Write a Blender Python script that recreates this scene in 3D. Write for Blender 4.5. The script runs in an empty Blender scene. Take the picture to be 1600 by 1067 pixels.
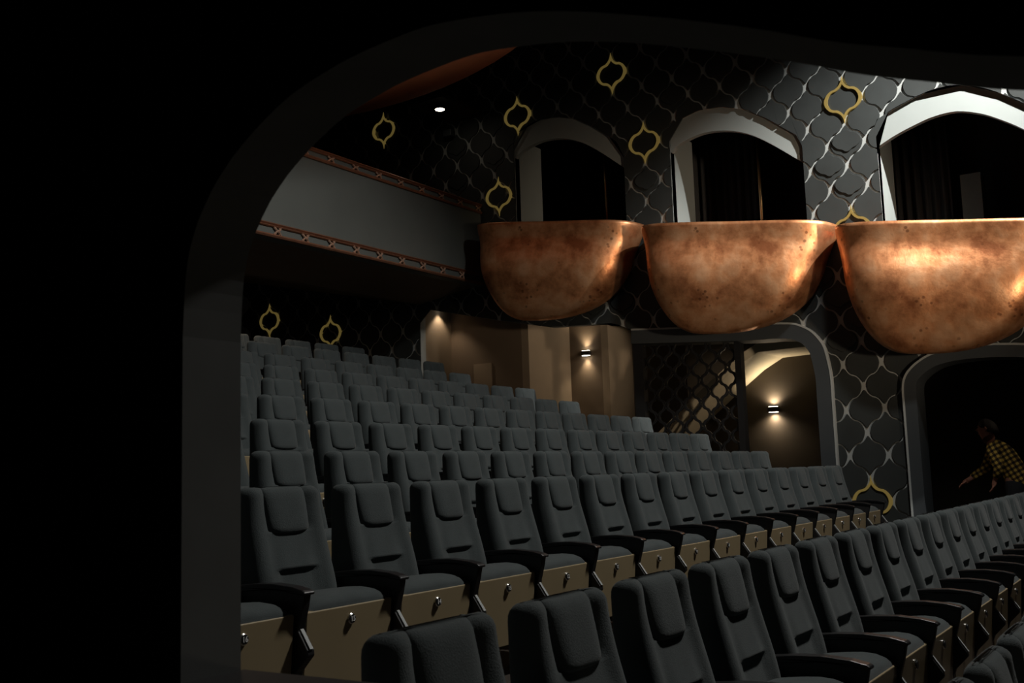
import bpy, bmesh, math, random
from mathutils import Vector, Matrix
from mathutils.geometry import tessellate_polygon
random.seed(7)
PI = math.pi
S = bpy.context.scene
COL = S.collection
H = 0.95                       # camera height above the floor of the numbered row; helpers below take z above that floor

# ------------------------------------------------------------------ camera
cd = bpy.data.cameras.new('camera'); cam = bpy.data.objects.new('camera', cd); COL.objects.link(cam)
cd.sensor_width = 36.0; cd.lens = 1662.0 / 1600.0 * 36.0; cd.clip_start = 0.05; cd.clip_end = 200
cd.dof.use_dof = True; cd.dof.focus_distance = 7.0; cd.dof.aperture_fstop = 9.0
R_ = Vector((0.5457, -0.8374, -0.0322)); U_ = -Vector((0.0861, 0.0942, -0.9918)); F_ = Vector((0.8336, 0.5384, 0.1235))
F_.normalize(); R_ = (R_ - F_ * R_.dot(F_)).normalized(); U_ = R_.cross(F_)
m = Matrix((R_, U_, -F_)).transposed().to_4x4(); m.translation = (0, 0, H)
cam.matrix_world = m
S.camera = cam

# ------------------------------------------------------------------ world, colour management
w = bpy.data.worlds.new('world'); S.world = w; w.use_nodes = True
w.node_tree.nodes['Background'].inputs[0].default_value = (0.5, 0.55, 0.6, 1)
w.node_tree.nodes['Background'].inputs[1].default_value = 0.0007
S.view_settings.view_transform = 'Standard'; S.view_settings.look = 'None'
S.view_settings.exposure = 0.0; S.view_settings.gamma = 1.0; S.view_settings.use_curve_mapping = False

# ------------------------------------------------------------------ main lights and added fills
def lamp(name, kind, loc, energy, color, target=None, size=0.2, angle=60, blend=0.5, parent=None, size_y=None):
    d = bpy.data.lights.new(name, kind); d.energy = energy; d.color = color
    if kind == 'SPOT':
        d.spot_size = math.radians(angle); d.spot_blend = blend; d.shadow_soft_size = size
    elif kind == 'AREA':
        d.size = size
        if size_y: d.shape = 'RECTANGLE'; d.size_y = size_y
    else:
        d.shadow_soft_size = size
    o = bpy.data.objects.new(name, d); COL.objects.link(o); o.location = loc
    if target is not None:
        o.rotation_euler = (Vector(target) - Vector(loc)).to_track_quat('-Z', 'Y').to_euler()
    if parent: o.parent = parent
    return o
lamp('box_front_spotlight', 'SPOT', (10.4, -0.4, 6.7 + H), 4300, (1.0, 0.96, 0.90), (12.3, 3.1, 2.6 + H), 0.07, 52, 1.0)
lamp('hall_ceiling_spotlight', 'SPOT', (7.6, 0.2, 6.4 + H), 1250, (1.0, 0.97, 0.91), (6.6, 4.7, 0.3), 0.30, 104, 0.6)
lamp('stage_low_spotlight', 'SPOT', (5.0, -5.5, 0.3 + H), 1900, (1.0, 0.78, 0.56), (12.0, 3.7, 2.15 + H), 0.30, 24, 1.0)
lamp('dish_fill', 'SPOT', (8.2, -5.0, 0.3 + H), 2600, (1.0, 0.80, 0.62), (8.6, 7.0, 5.1 + H), 0.2, 17, 1.0)  # added, unseen lamp that brightens the copper dish
lamp('person_fill', 'SPOT', (12.55, 0.9, 1.36 + H), 22, (1.0, 0.86, 0.66), (12.95, 2.0, 0.85), 0.05, 46, 0.8)  # unseen fill put in to light the person
lamp('rear_ceiling_light', 'AREA', (8.8, 10.2, 2.50 + H), 11.0, (1.0, 0.74, 0.52), (8.8, 10.2, 0), 1.6)
lamp('stair_corridor_light', 'SPOT', (13.6, 5.9, 2.2 + H), 30, (1.0, 0.82, 0.62), (14.0, 8.1, 1.5 + H), 0.08, 75, 0.5)
lamp('lattice_fill', 'SPOT', (13.0, 5.6, 1.72 + H), 7, (1.0, 0.82, 0.62), (13.9, 5.5, 0.4 + H), 0.08, 110, 0.9)  # dim fill added behind the lattice screen, without a fixture
lamp('arch_reveal_fill', 'AREA', (2.9, -1.6, 0.1), 1.6, (1.0, 0.86, 0.66), (1.3, 0.9, 1.55), 0.25)  # extra low fill for the near arch reveal, no step light stands there

# ------------------------------------------------------------------ helpers
def tag(o, label=None, cat=None, group=None, kind=None):
    if label: o['label'] = label
    if cat: o['category'] = cat
    if group: o['group'] = group
    if kind: o['kind'] = kind
    return o

def empty(name, loc=(0, 0, 0), rz=0):
    o = bpy.data.objects.new(name, None); COL.objects.link(o); o.location = loc; o.rotation_euler = (0, 0, rz)
    o.empty_display_size = 0.1
    return o

class MB:
    def __init__(s): s.v = []; s.f = []
    def add(s, vs, fs):
        n = len(s.v); s.v += [tuple(v) for v in vs]; s.f += [tuple(i + n for i in f) for f in fs]
    def box(s, x0, x1, y0, y1, z0, z1):
        s.add([(x0,y0,z0),(x1,y0,z0),(x1,y1,z0),(x0,y1,z0),(x0,y0,z1),(x1,y0,z1),(x1,y1,z1),(x0,y1,z1)],
              [(0,3,2,1),(4,5,6,7),(0,1,5,4),(1,2,6,5),(2,3,7,6),(3,0,4,7)])
    def loops(s, L, closed=True, cap0=True, cap1=True):
        n = len(L[0]); vs = [p for l in L for p in l]; fs = []
        for i in range(len(L) - 1):
            for j in range(n if closed else n - 1):
                k = (j + 1) % n
                fs.append((i*n+j, i*n+k, (i+1)*n+k, (i+1)*n+j))
        if cap0: fs.append(tuple(reversed(range(n))))
        if cap1: fs.append(tuple((len(L)-1)*n + j for j in range(n)))
        s.add(vs, fs)
    def tube(s, pts, r, n=8, caps=True):
        pts = [Vector(p) for p in pts]; L = []
        for i, p in enumerate(pts):
            t = (pts[min(i+1, len(pts)-1)] - pts[max(i-1, 0)]).normalized()
            a = Vector((0, 0, 1)) if abs(t.z) < 0.9 else Vector((1, 0, 0))
            b = t.cross(a).normalized(); c = t.cross(b)
            rr = r[i] if isinstance(r, (list, tuple)) else r
            L.append([p + (b * math.cos(2*PI*k/n) + c * math.sin(2*PI*k/n)) * rr for k in range(n)])
        s.loops(L, True, caps, caps)
    def prism(s, poly, ax, a0, a1, holes=()):
        """polygon (with holes) in the plane across axis ax ('x','y','z'), extruded from a0 to a1"""
        def P(p, a):
            return {'x': (a, p[0], p[1]), 'y': (p[0], a, p[1]), 'z': (p[0], p[1], a)}[ax]
        rings = [list(poly)] + [list(h) for h in holes]
        tris = tessellate_polygon([[Vector((p[0], p[1], 0)) for p in r] for r in rings])
        flat = [p for r in rings for p in r]; n = len(flat)
        vs = [P(p, a0) for p in flat] + [P(p, a1) for p in flat]
        fs = [tuple(t) for t in tris] + [tuple(i + n for i in reversed(t)) for t in tris]
        o = 0
        for r in rings:
            k = len(r)
            for i in range(k):
                j = (i + 1) % k
                fs.append((o+i, o+j, n+o+j, n+o+i))
            o += k
        s.add(vs, fs)
    def build(s, name, mat, parent=None, smooth=False, angle=None, bevel=0, seg=2, off=None):
        me = bpy.data.meshes.new(name)
        vs = s.v if off is None else [(a-off[0], b-off[1], c-off[2]) for a, b, c in s.v]
        me.from_pydata(vs, [], s.f)
        bm = bmesh.new(); bm.from_mesh(me)
        bmesh.ops.recalc_face_normals(bm, faces=bm.faces)
        bm.to_mesh(me); bm.free()
        if smooth: me.shade_smooth()
        if angle is not None:
            me.shade_smooth(); me.set_sharp_from_angle(angle=math.radians(angle))
        me.materials.append(mat)
        o = bpy.data.objects.new(name, me); COL.objects.link(o)
        if off is not None: o.location = off
        if parent is not None: o.parent = parent
        if bevel:
            b = o.modifiers.new('bevel', 'BEVEL'); b.width = bevel; b.segments = seg; b.limit_method = 'ANGLE'; b.angle_limit = math.radians(35)
        return o

def copy_tree(o, parent=None):
    c = o.copy(); COL.objects.link(c); c.parent = parent
    for ch in list(o.children): copy_tree(ch, c)
    return c

def catmull(pts, n=6, closed=False):
    out = []; N = len(pts)
    for i in range(N if closed else N - 1):
        g = lambda k: pts[k % N] if closed else pts[max(0, min(N-1, k))]
        a, b, c, d = g(i-1), g(i), g(i+1), g(i+2)
        for j in range(n):
            t = j / n
            out.append(tuple(0.5*((2*b[q]) + (-a[q]+c[q])*t + (2*a[q]-5*b[q]+4*c[q]-d[q])*t*t + (-a[q]+3*b[q]-3*c[q]+d[q])*t**3) for q in range(len(a))))
    if not closed: out.append(tuple(pts[-1]))
    return out

def lerp_table(tab, x):
    if x <= tab[0][0]: return tab[0][1]
    for (a, b), (c, d) in zip(tab, tab[1:]):
        if x <= c: return b + (d-b)*(x-a)/(c-a)
    return tab[-1][1]
def sm(a, b, x):
    t = max(0, min(1, (x-a)/(b-a))); return t*t*(3-2*t)

# ------------------------------------------------------------------ materials
def mat(name, color, rough=0.6, metal=0.0, noise=0.0, nscale=20, bump=0.0, bscale=60, emit=None, estr=0, spec=0.5, sheen=0):
    m = bpy.data.materials.new(name); m.use_nodes = True; nt = m.node_tree; b = nt.nodes['Principled BSDF']
    b.inputs['Base Color'].default_value = (*color, 1); b.inputs['Roughness'].default_value = rough
    b.inputs['Metallic'].default_value = metal; b.inputs['Specular IOR Level'].default_value = spec
    if sheen: b.inputs['Sheen Weight'].default_value = sheen; b.inputs['Sheen Roughness'].default_value = 0.5
    tc = nt.nodes.new('ShaderNodeTexCoord')
    if noise:
        n = nt.nodes.new('ShaderNodeTexNoise'); n.inputs['Scale'].default_value = nscale; n.inputs['Detail'].default_value = 5
        r = nt.nodes.new('ShaderNodeValToRGB')
        r.color_ramp.elements[0].position = 0.3; r.color_ramp.elements[1].position = 0.7
        r.color_ramp.elements[0].color = (*[c*(1-noise) for c in color], 1); r.color_ramp.elements[1].color = (*[min(1, c*(1+noise)) for c in color], 1)
        nt.links.new(tc.outputs['Object'], n.inputs['Vector']); nt.links.new(n.outputs['Fac'], r.inputs['Fac']); nt.links.new(r.outputs['Color'], b.inputs['Base Color'])
    if bump:
        n2 = nt.nodes.new('ShaderNodeTexNoise'); n2.inputs['Scale'].default_value = bscale; n2.inputs['Detail'].default_value = 6
        bp = nt.nodes.new('ShaderNodeBump'); bp.inputs['Strength'].default_value = bump; bp.inputs['Distance'].default_value = 0.01
        nt.links.new(tc.outputs['Object'], n2.inputs['Vector']); nt.links.new(n2.outputs['Fac'], bp.inputs['Height']); nt.links.new(bp.outputs['Normal'], b.inputs['Normal'])
    if emit: b.inputs['Emission Color'].default_value = (*emit, 1); b.inputs['Emission Strength'].default_value = estr
    return m

M = {}
M['fabric'] = mat('seat_fabric', (0.060, 0.072, 0.074), 0.92, noise=0.10, nscale=9, bump=0.25, bscale=260, spec=0.15, sheen=0.12)
M['panel'] = mat('seat_pan_laminate', (0.33, 0.26, 0.155), 0.34, noise=0.05, nscale=3)
M['black'] = mat('black_plastic', (0.008, 0.008, 0.009), 0.36)
M['satin'] = mat('satin_black', (0.010, 0.010, 0.011), 0.5)
M['chrome'] = mat('chrome', (0.75, 0.74, 0.70), 0.22, 1.0)
M['alu'] = mat('brushed_aluminium_edge', (0.36, 0.38, 0.38), 0.55, 0.0)
M['white_ink'] = mat('white_ink', (0.9, 0.9, 0.88), 0.5)
M['carpet'] = mat('dark_brown_carpet', (0.030, 0.022, 0.016), 0.95, noise=0.3, nscale=30, bump=0.3, bscale=300)
M['plaster_dark'] = mat('charcoal_plaster', (0.040, 0.044, 0.046), 0.6, noise=0.12, nscale=3)
M['frame'] = mat('blue_grey_frame', (0.048, 0.056, 0.062), 0.5, noise=0.08, nscale=2)
M['near'] = mat('near_wall_plaster', (0.15, 0.155, 0.152), 0.7, noise=0.15, nscale=4)
M['grey'] = mat('grey_plaster', (0.36, 0.385, 0.38), 0.55, noise=0.06, nscale=4)
M['tile'] = mat('dark_slate_panels', (0.022, 0.027, 0.027), 0.68, noise=0.18, nscale=3)
M['fascia'] = mat('pale_grey_paint', (0.30, 0.335, 0.33), 0.6, noise=0.03, nscale=3)
M['balcony'] = mat('balcony_grey_green', (0.105, 0.118, 0.110), 0.6, noise=0.06, nscale=2)
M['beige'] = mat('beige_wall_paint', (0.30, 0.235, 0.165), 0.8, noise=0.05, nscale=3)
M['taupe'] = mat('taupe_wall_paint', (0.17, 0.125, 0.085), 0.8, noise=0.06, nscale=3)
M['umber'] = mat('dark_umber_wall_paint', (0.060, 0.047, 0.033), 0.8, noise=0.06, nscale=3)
M['cream'] = mat('cream_soffit_paint', (0.62, 0.55, 0.40), 0.8, noise=0.04, nscale=4)
M['ceiling'] = mat('black_ceiling', (0.012, 0.012, 0.012), 0.9)
M['curtain'] = mat('black_curtain', (0.035, 0.035, 0.036), 0.9)
M['brass'] = mat('brass', (0.55, 0.40, 0.22), 0.35, 1.0)
M['trimcopper'] = mat('copper_trim', (0.34, 0.16, 0.095), 0.42, 0.55, noise=0.15, nscale=8)
M['ornament'] = mat('ornament_rose_metal', (0.50, 0.32, 0.23), 0.4, 0.4)
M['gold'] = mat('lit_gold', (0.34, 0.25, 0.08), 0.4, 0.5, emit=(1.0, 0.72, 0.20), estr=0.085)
M['whiteplastic'] = mat('grey_upholstery', (0.28, 0.28, 0.30), 0.8)
M['glow'] = mat('lamp_lens', (1, 1, 1), 0.5, emit=(1.0, 0.86, 0.66), estr=14)
M['glow_dim'] = mat('small_lamp_lens', (1, 1, 1), 0.5, emit=(1.0, 0.95, 0.85), estr=3)

def copper_mat():
    m = bpy.data.materials.new('aged_copper_leaf'); m.use_nodes = True; nt = m.node_tree; b = nt.nodes['Principled BSDF']
    N = nt.nodes.new; L = nt.links.new
    tc = N('ShaderNodeTexCoord')
    n1 = N('ShaderNodeTexNoise'); n1.inputs['Scale'].default_value = 3.2; n1.inputs['Detail'].default_value = 9; n1.inputs['Roughness'].default_value = 0.62
    r1 = N('ShaderNodeValToRGB'); e = r1.color_ramp.elements
    e[0].position = 0.34; e[0].color = (0.40, 0.145, 0.06, 1); e[1].position = 0.66; e[1].color = (0.95, 0.52, 0.28, 1)
    q = r1.color_ramp.elements.new(0.5); q.color = (0.78, 0.345, 0.155, 1)
    n2 = N('ShaderNodeTexNoise'); n2.inputs['Scale'].default_value = 9; n2.inputs['Detail'].default_value = 4
    v = N('ShaderNodeTexVoronoi'); v.inputs['Scale'].default_value = 13; v.inputs['Randomness'].default_value = 1
    r2 = N('ShaderNodeValToRGB'); r2.color_ramp.elements[0].position = 0.17; r2.color_ramp.elements[0].color = (1, 1, 1, 1)
    r2.color_ramp.elements[1].position = 0.27; r2.color_ramp.elements[1].color = (0, 0, 0, 1)
    n3 = N('ShaderNodeTexNoise'); n3.inputs['Scale'].default_value = 2.3
    r3 = N('ShaderNodeValToRGB'); r3.color_ramp.elements[0].position = 0.50; r3.color_ramp.elements[1].position = 0.60
    mul = N('ShaderNodeMath'); mul.operation = 'MULTIPLY'
    mul2 = N('ShaderNodeMath'); mul2.operation = 'MULTIPLY'; mul2.inputs[1].default_value = 0.62
    mx = N('ShaderNodeMixRGB'); mx.inputs['Color2'].default_value = (0.13, 0.045, 0.02, 1)
    for n in (n1, n2, v, n3): L(tc.outputs['Object'], n.inputs['Vector'])
    L(n1.outputs['Fac'], r1.inputs['Fac']); L(v.outputs['Distance'], r2.inputs['Fac']); L(n3.outputs['Fac'], r3.inputs['Fac'])
    L(r2.outputs['Color'], mul.inputs[0]); L(r3.outputs['Color'], mul.inputs[1]); L(mul.outputs[0], mul2.inputs[0])
    L(mul2.outputs[0], mx.inputs['Fac']); L(r1.outputs['Color'], mx.inputs['Color1']); L(mx.outputs['Color'], b.inputs['Base Color'])
    b.inputs['Metallic'].default_value = 0.82
    mr = N('ShaderNodeMapRange'); mr.inputs['To Min'].default_value = 0.30; mr.inputs['To Max'].default_value = 0.50
    L(n2.outputs['Fac'], mr.inputs['Value']); L(mr.outputs['Result'], b.inputs['Roughness'])
    bp = N('ShaderNodeBump'); bp.inputs['Strength'].default_value = 0.25; bp.inputs['Distance'].default_value = 0.03
    L(n1.outputs['Fac'], bp.inputs['Height']); L(bp.outputs['Normal'], b.inputs['Normal'])
    return m
M['copper'] = copper_mat()

def plaid_mat():
    m = bpy.data.materials.new('yellow_black_check'); m.use_nodes = True; nt = m.node_tree; b = nt.nodes['Principled BSDF']
    N = nt.nodes.new; L = nt.links.new
    tc = N('ShaderNodeTexCoord'); mp = N('ShaderNodeMapping'); mp.inputs['Rotation'].default_value = (0.5, 0.0, 0)
    L(tc.outputs['Object'], mp.inputs['Vector'])
    sep = N('ShaderNodeSeparateXYZ'); L(mp.outputs['Vector'], sep.inputs['Vector'])
    outs = []
    for ax in ('Y', 'Z'):
        s = N('ShaderNodeMath'); s.operation = 'MULTIPLY'; s.inputs[1].default_value = 2*PI/0.052; L(sep.outputs[ax], s.inputs[0])
        c = N('ShaderNodeMath'); c.operation = 'SINE'; L(s.outputs[0], c.inputs[0])
        g = N('ShaderNodeMath'); g.operation = 'GREATER_THAN'; g.inputs[1].default_value = 0.05; L(c.outputs[0], g.inputs[0]); outs.append(g)
    a = N('ShaderNodeMath'); a.operation = 'ADD'; L(outs[0].outputs[0], a.inputs[0]); L(outs[1].outputs[0], a.inputs[1])
    d = N('ShaderNodeMath'); d.operation = 'MULTIPLY'; d.inputs[1].default_value = 0.5; L(a.outputs[0], d.inputs[0])
    r = N('ShaderNodeValToRGB'); e = r.color_ramp.elements; r.color_ramp.interpolation = 'CONSTANT'
    e[0].position = 0; e[0].color = (0.75, 0.52, 0.10, 1); e[1].position = 0.4; e[1].color = (0.16, 0.10, 0.03, 1)
    q = e.new(0.8); q.color = (0.012, 0.010, 0.010, 1)
    L(d.outputs[0], r.inputs['Fac']); L(r.outputs['Color'], b.inputs['Base Color']); b.inputs['Roughness'].default_value = 0.9
    return m
M['plaid'] = plaid_mat()
M['skin'] = mat('skin', (0.42, 0.19, 0.13), 0.55)
M['hair'] = mat('dark_hair', (0.015, 0.010, 0.008), 0.7)
M['denim'] = mat('dark_trousers', (0.02, 0.022, 0.028), 0.9)

def struct(mb, name, mt, **k):
    return tag(mb.build(name, mt, **k), kind='structure')

# ------------------------------------------------------------------ seat rows: (x of first back's left edge, rear y of backs, floor z, count)
P = 0.55
ROWS = {
 'C': (2.10, 0.64, -0.55, 6), 'B': (1.691, 1.512, -0.30, 19), 'A': (2.383, 3.243, 0.0, 16),
 'A1': (3.298, 4.138, 0.18, 15), 'A2': (4.013, 4.897, 0.406, 14), 'A3': (4.922, 5.792, 0.656, 13),
 'A4': (5.811, 6.676, 0.899, 11), 'A5': (6.588, 7.46, 1.128, 10), 'A6': (7.421, 8.314, 1.375, 8),
 'A7': (7.98, 9.17, 1.64, 8), 'A8': (8.90, 10.03, 1.87, 5)}

# ------------------------------------------------------------------ the setting
YB = 13.4; XN = 1.25; XF = 1.385; XW = 12.3; YS = -9.0; ZC = 6.9 + H
# stepped floor
order = ['C', 'B', 'A', 'A1', 'A2', 'A3', 'A4', 'A5', 'A6', 'A7', 'A8']
prof = [(YS, -0.8)]; z = -0.8
for n in order:
    y = ROWS[n][1] - 0.52
    if n == 'A': y = ROWS[n][1] - 0.50
    prof += [(y, z), (y, ROWS[n][2])]; z = ROWS[n][2]
prof += [(YB + 0.2, z), (YB + 0.2, -1.3), (YS, -1.3)]
fl = MB(); fl.prism(prof, 'x', XF, XW + 0.0)
struct(fl, 'floor', M['carpet'])

# far side wall (plaster sheet with openings) -----------------------------------------------------
def zz(pts): return [(y, z + H) for y, z in pts]
W2 = [(5.43,4.34),(5.29,4.43),(5.01,4.50),(4.71,4.48),(4.42,4.385),(4.14,4.21),(3.72,3.87)]
W1 = [(y+2.37, z+0.38) for y, z in W2]
W3 = [(2.86,3.90),(2.65,4.00),(2.40,4.085),(2.21,4.13),(1.98,4.135),(1.75,4.06),(1.57,3.96),(1.33,3.79),(0.95,3.45)]
WIN = []
for arc, zb in ((W1, 2.75), (W2, 2.35), (W3, 1.95)):
    WIN.append(zz([(arc[0][0], zb)] + arc + [(arc[-1][0], zb)]))
OPN_A = [(3.56,-1.2),(3.56,0.45),(3.56,0.8),(3.56,0.95),(3.57,1.08),(3.61,1.31),(3.66,1.42),(3.75,1.53),(3.86,1.60),(3.97,1.64),(4.2,1.665),(4.44,1.67),(5.2,1.72),(6.07,1.78),
         (6.34,1.91),(7.32,1.96),(7.93,2.09),(8.58,2.24),(9.54,2.47),(9.54,-1.2)]
OPN_B = [(-2.2,-1.7),(-2.2,0.55),(-1.5,0.72),(0,0.95),(0.8,1.08),(1.6,1.20),(2.1,1.22),(2.4,1.18),(2.58,1.10),(2.70,1.00),(2.76,0.90),(2.78,0.78),(2.78,0.62),(2.78,0.3),(2.78,-1.7)]
outer = [(YS, -1.3), (YB, -1.3), (YB, ZC), (YS, ZC)]
# open-bottomed arches start just above the sheet's lower edge
cut = lambda pts: [(y, max(z + H, -1.25)) for y, z in pts]
wl = MB(); wl.prism(outer, 'x', XW, XW + 0.12, holes=WIN + [cut(OPN_A), cut(OPN_B)])
struct(wl, 'wall_right', M['grey'])

# ogee panel cladding on the far side wall
PY, PZ = 0.43, 0.518
Y0, Z0 = 3.20, 3.71 + H
def in_poly(p, poly):
    c = False; n = len(poly)
    for i in range(n):
        a, b = poly[i], poly[(i+1) % n]
        if (a[1] > p[1]) != (b[1] > p[1]) and p[0] < (b[0]-a[0])*(p[1]-a[1])/(b[1]-a[1]) + a[0]: c = not c
    return c
def nearest(p, poly):
    best = None; n = len(poly)
    for i in range(n):
        a = Vector(poly[i]); b = Vector(poly[(i+1) % n]); ab = b - a
        t = max(0, min(1, (Vector(p)-a).dot(ab)/max(ab.dot(ab), 1e-9))); q = a + ab*t; d = (q-Vector(p)).length
        if best is None or d < best[0]: best = (d, (q.x, q.y))
    return best[1]
def ogee(cy, cz, w, h, gap, lens, tip=0.10, n=12, ex=1.55):
    """outline of one ogee panel, set back from its lattice line by gap, more (lens) at the side nodes"""
    right = []
    for k in range(n + 1):
        u = 2.0*k/n; lo = u > 1; th = (2 - u if lo else u)*PI/2          # two facing superellipse quarters make the S curve
        a_ = 0.5*math.sin(th)**(2/ex); b_ = math.cos(th)**(2/ex) if th < PI/2 - 1e-6 else 0.0
        s = 1 - a_ if lo else a_; g = 0.5 - 0.5*b_ if lo else 0.5 + 0.5*b_
        s = min(s, 1 - tip)
        x = (w/2)*g - gap - lens*math.exp(-(s/0.33)**2)
        right.append((max(x, 0.0), h/2*s - gap*1.3*min(1, s*4)))
    pts = []
    for x, z in right: pts.append((x, z))
    top = [(-x, z) for x, z in reversed(right)]
    pts += top[:]
    pts += [(-x, -z) for x, z in right[1:]]
    pts += [(x, -z) for x, z in reversed(right[1:])]
    return [(cy + a, cz + b) for a, b in pts]
OPN_FRAME = [WIN[0], WIN[1], WIN[2], cut(OPN_A), cut(OPN_B)]
rings_at = [(5.78,4.228),(6.21,5.264),(7.72,5.10),(8.07,3.90),(3.20,-0.434),(10.15,5.30),(12.62,2.60),(11.29,2.27),(3.20,4.228),(3.20,2.674)]
def snap(y, z):
    best = min(((i, j) for i in range(-30, 50) for j in range(-24, 10) if (i + j) % 2 == 0), key=lambda q: (Y0 + q[0]*PY/2 - y)**2 + (Z0 + q[1]*PZ/2 - z - H)**2)
    return (Y0 + best[0]*PY/2, Z0 + best[1]*PZ/2 - H)
rings_at = [q if n in (3, 5, 6, 7) else snap(*q) for n, q in enumerate(rings_at)]
def slab(mb, poly, x0, x1, bev=0.008):
    n = len(poly); cy = sum(p[0] for p in poly)/n; cz = sum(p[1] for p in poly)/n
    q = []
    for y, z in poly:
        d = Vector((cy-y, cz-z)); l = d.length
        d = d*(bev/l) if l > bev else d*0
        q.append((y+d.x, z+d.y))
    mb.loops([[(x0, y, z) for y, z in poly], [(x1+bev, y, z) for y, z in poly], [(x1, y, z) for y, z in q]], True, False, True)
cl = MB(); rnd = random.Random(3)
i0 = int((YS - Y0)/(PY/2)); i1 = int((YB - Y0)/(PY/2))
raised = {}
for i in range(-26, i1 + 1):
    for j in range(-20, 13):
        if (i + j) % 2: continue
        cy = Y0 + i*PY/2; cz = Z0 + j*PZ/2
        if cz > ZC - 0.2 or cz < -1.2 or cy > YB - 0.1: continue
        poly = ogee(cy, cz, PY, PZ, 0.0050, 0.027, 0.15, 12)
        skip = False; partial = False
        for op in OPN_FRAME:
            ins = [in_poly(p, op) for p in poly]
            if all(ins) or (in_poly((cy, cz), op) and sum(ins) > 0.85*len(ins)): skip = True; break
            if any(ins): poly = [nearest(p, op) if a else p for p, a in zip(poly, ins)]; partial = True
        if skip: continue
        slab(cl, poly, XW, XW - 0.018, 0.002)
        if not partial and rnd.random() < 0.42 and all(math.hypot(cy - a, cz - H - b) > 0.46 for a, b in rings_at):
            slab(cl, ogee(cy - 0.006, cz + 0.022, PY*0.80, PZ*0.74, 0.004, 0.0, 0.30), XW - 0.017, XW - 0.030, 0.002)
wp = cl.build('trim_1', M['tile'], angle=40); tag(wp, kind='structure')

# raised plaster frames round the lower arches
def offset_poly(pts, d):
    out = []; n = len(pts)
    for i in range(n):
        a = Vector(pts[max(i-1, 0)]); b = Vector(pts[min(i+1, n-1)]); t = (b-a).normalized()
        out.append((pts[i][0] + t.y*d, pts[i][1] - t.x*d))
    return out
def arch_frame(name, pts, d, x0, x1, edge):
    inner = offset_poly(pts, d); mb = MB()
    n = len(pts)
    L = [[(x0, *pts[i]), (x1, *pts[i]), (x1, *inner[i]), (x0, *inner[i])] for i in range(n)]
    mb.loops(L, True, True, True)
    o = struct(mb, name, M['frame'], angle=35)
    mb = MB(); e1 = offset_poly(pts, -0.022)
    L = [[(x0-0.1, *pts[i]), (x1-0.006, *pts[i]), (x1-0.006, *e1[i]), (x0-0.1, *e1[i])] for i in range(n)]
    mb.loops(L, True, True, True)
    struct(mb, edge, M['grey'], angle=35)
fa = catmull([(y, z+H) for y, z in OPN_A[:14]], 3)
arch_frame('trim_2', fa, 0.17, XW + 0.34, XW - 0.07, 'trim_3')
fb = catmull([(y, z+H) for y, z in OPN_B], 3)
fb2 = [p for p in fb]
arch_frame('trim_4', fb2[::-1], -0.15, XW + 0.34, XW - 0.07, 'trim_5')

# box window reveals and arched fascia bands
for k, (arc, win) in enumerate(zip((W1, W2, W3), WIN)):
    a = catmull([(y, z + H) for y, z in arc], 4)
    b = [(y, z - 0.30) for y, z in a]
    mb = MB(); n = len(a)
    L = [[(XW + 0.02, *a[i]), (XW + 0.02, *b[i]), (XW + 0.10, *b[i]), (XW + 0.10, *a[i])] for i in range(n)]
    mb.loops(L, True, True, True)
    struct(mb, 'window_%d' % (k+1), M['fascia'], angle=40)
    # reveal jamb on the far side (rear) and near side, back room
    yl, yr, zb = arc[0][0], arc[-1][0], win[0][1]
    mb = MB()
    mb.box(XW + 0.01, XW + 0.72, yl, yl + 0.08, zb - 0.1, arc[0][1] + H)
    mb.box(XW + 0.01, XW + 0.72, yr - 0.08, yr, zb - 0.1, arc[-1][1] + H)
    struct(mb, 'trim_%d' % (6 + k), M['fascia'])
# rooms behind the windows: back wall, dividing walls, ceiling
mb = MB()
mb.box(XW + 2.0, XW + 2.1, YS, YB, 2.2 + H, ZC)
for y in (9.6, 6.0, 3.29, -0.5): mb.box(XW + 0.73, XW + 2.0, y - 0.06, y + 0.06, 2.62 + H, ZC)
struct(mb, 'wall_behind_boxes', M['ceiling'])
for q in ((XW + 0.125, XW + 2.9, 6.06, 9.53, 2.5 + H, 2.6 + H), (XW + 0.125, XW + 2.0, 3.23, 6.06, 1.80 + H, 1.88 + H), (XW + 0.125, XW + 2.0, -2.5, 3.23, 1.42 + H, 1.50 + H)):
    mb = MB(); mb.box(*q); struct(mb, 'floor_behind_boxes', M['ceiling'])
mb = MB(); mb.box(XW + 0.125, XW + 2.0, 0.3, 9.5, 5.3 + H, 5.4 + H)
struct(mb, 'ceiling_behind_boxes', M['ceiling'])

# near side wall with the arched opening we look through
k = kn_ = 1.25/1.2
NEAR = [(1.44,-0.325),(1.44,0.25),(1.432,0.36),(1.41,0.43),(1.37,0.49),(1.33,0.53),(1.29,0.56),(1.24,0.59),(1.18,0.618),(1.11,0.637),(1.04,0.65),(0.93,0.659),(0.86,0.655),
        (0.76,0.64),(0.66,0.615),(0.57,0.585),(0.48,0.552),(0.40,0.52),(0.32,0.485),(0.25,0.46),(0.13,0.42),(-0.1,0.37),(-0.6,0.30),(-1.4,0.24),(-1.4,-0.325)]
ne = [(y*k, z*k + H) for y, z in NEAR]
hole = ne[:1] + catmull(ne[1:24], 4) + ne[24:]
mb = MB(); mb.prism([(YS, -1.3), (YB, -1.3), (YB, ZC), (YS, ZC)], 'x', XN, XF, holes=[hole])
struct(mb, 'wall_left', M['near'])
mb = MB(); mb.box(XN, XW + 2.1, YB, YB + 0.15, -1.3, ZC)
struct(mb, 'wall_back', M['satin'])
mb = MB(); mb.box(XN, XW + 2.1, YS - 0.15, YS, -1.3, ZC)
struct(mb, 'wall_stage', M['satin'])
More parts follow.
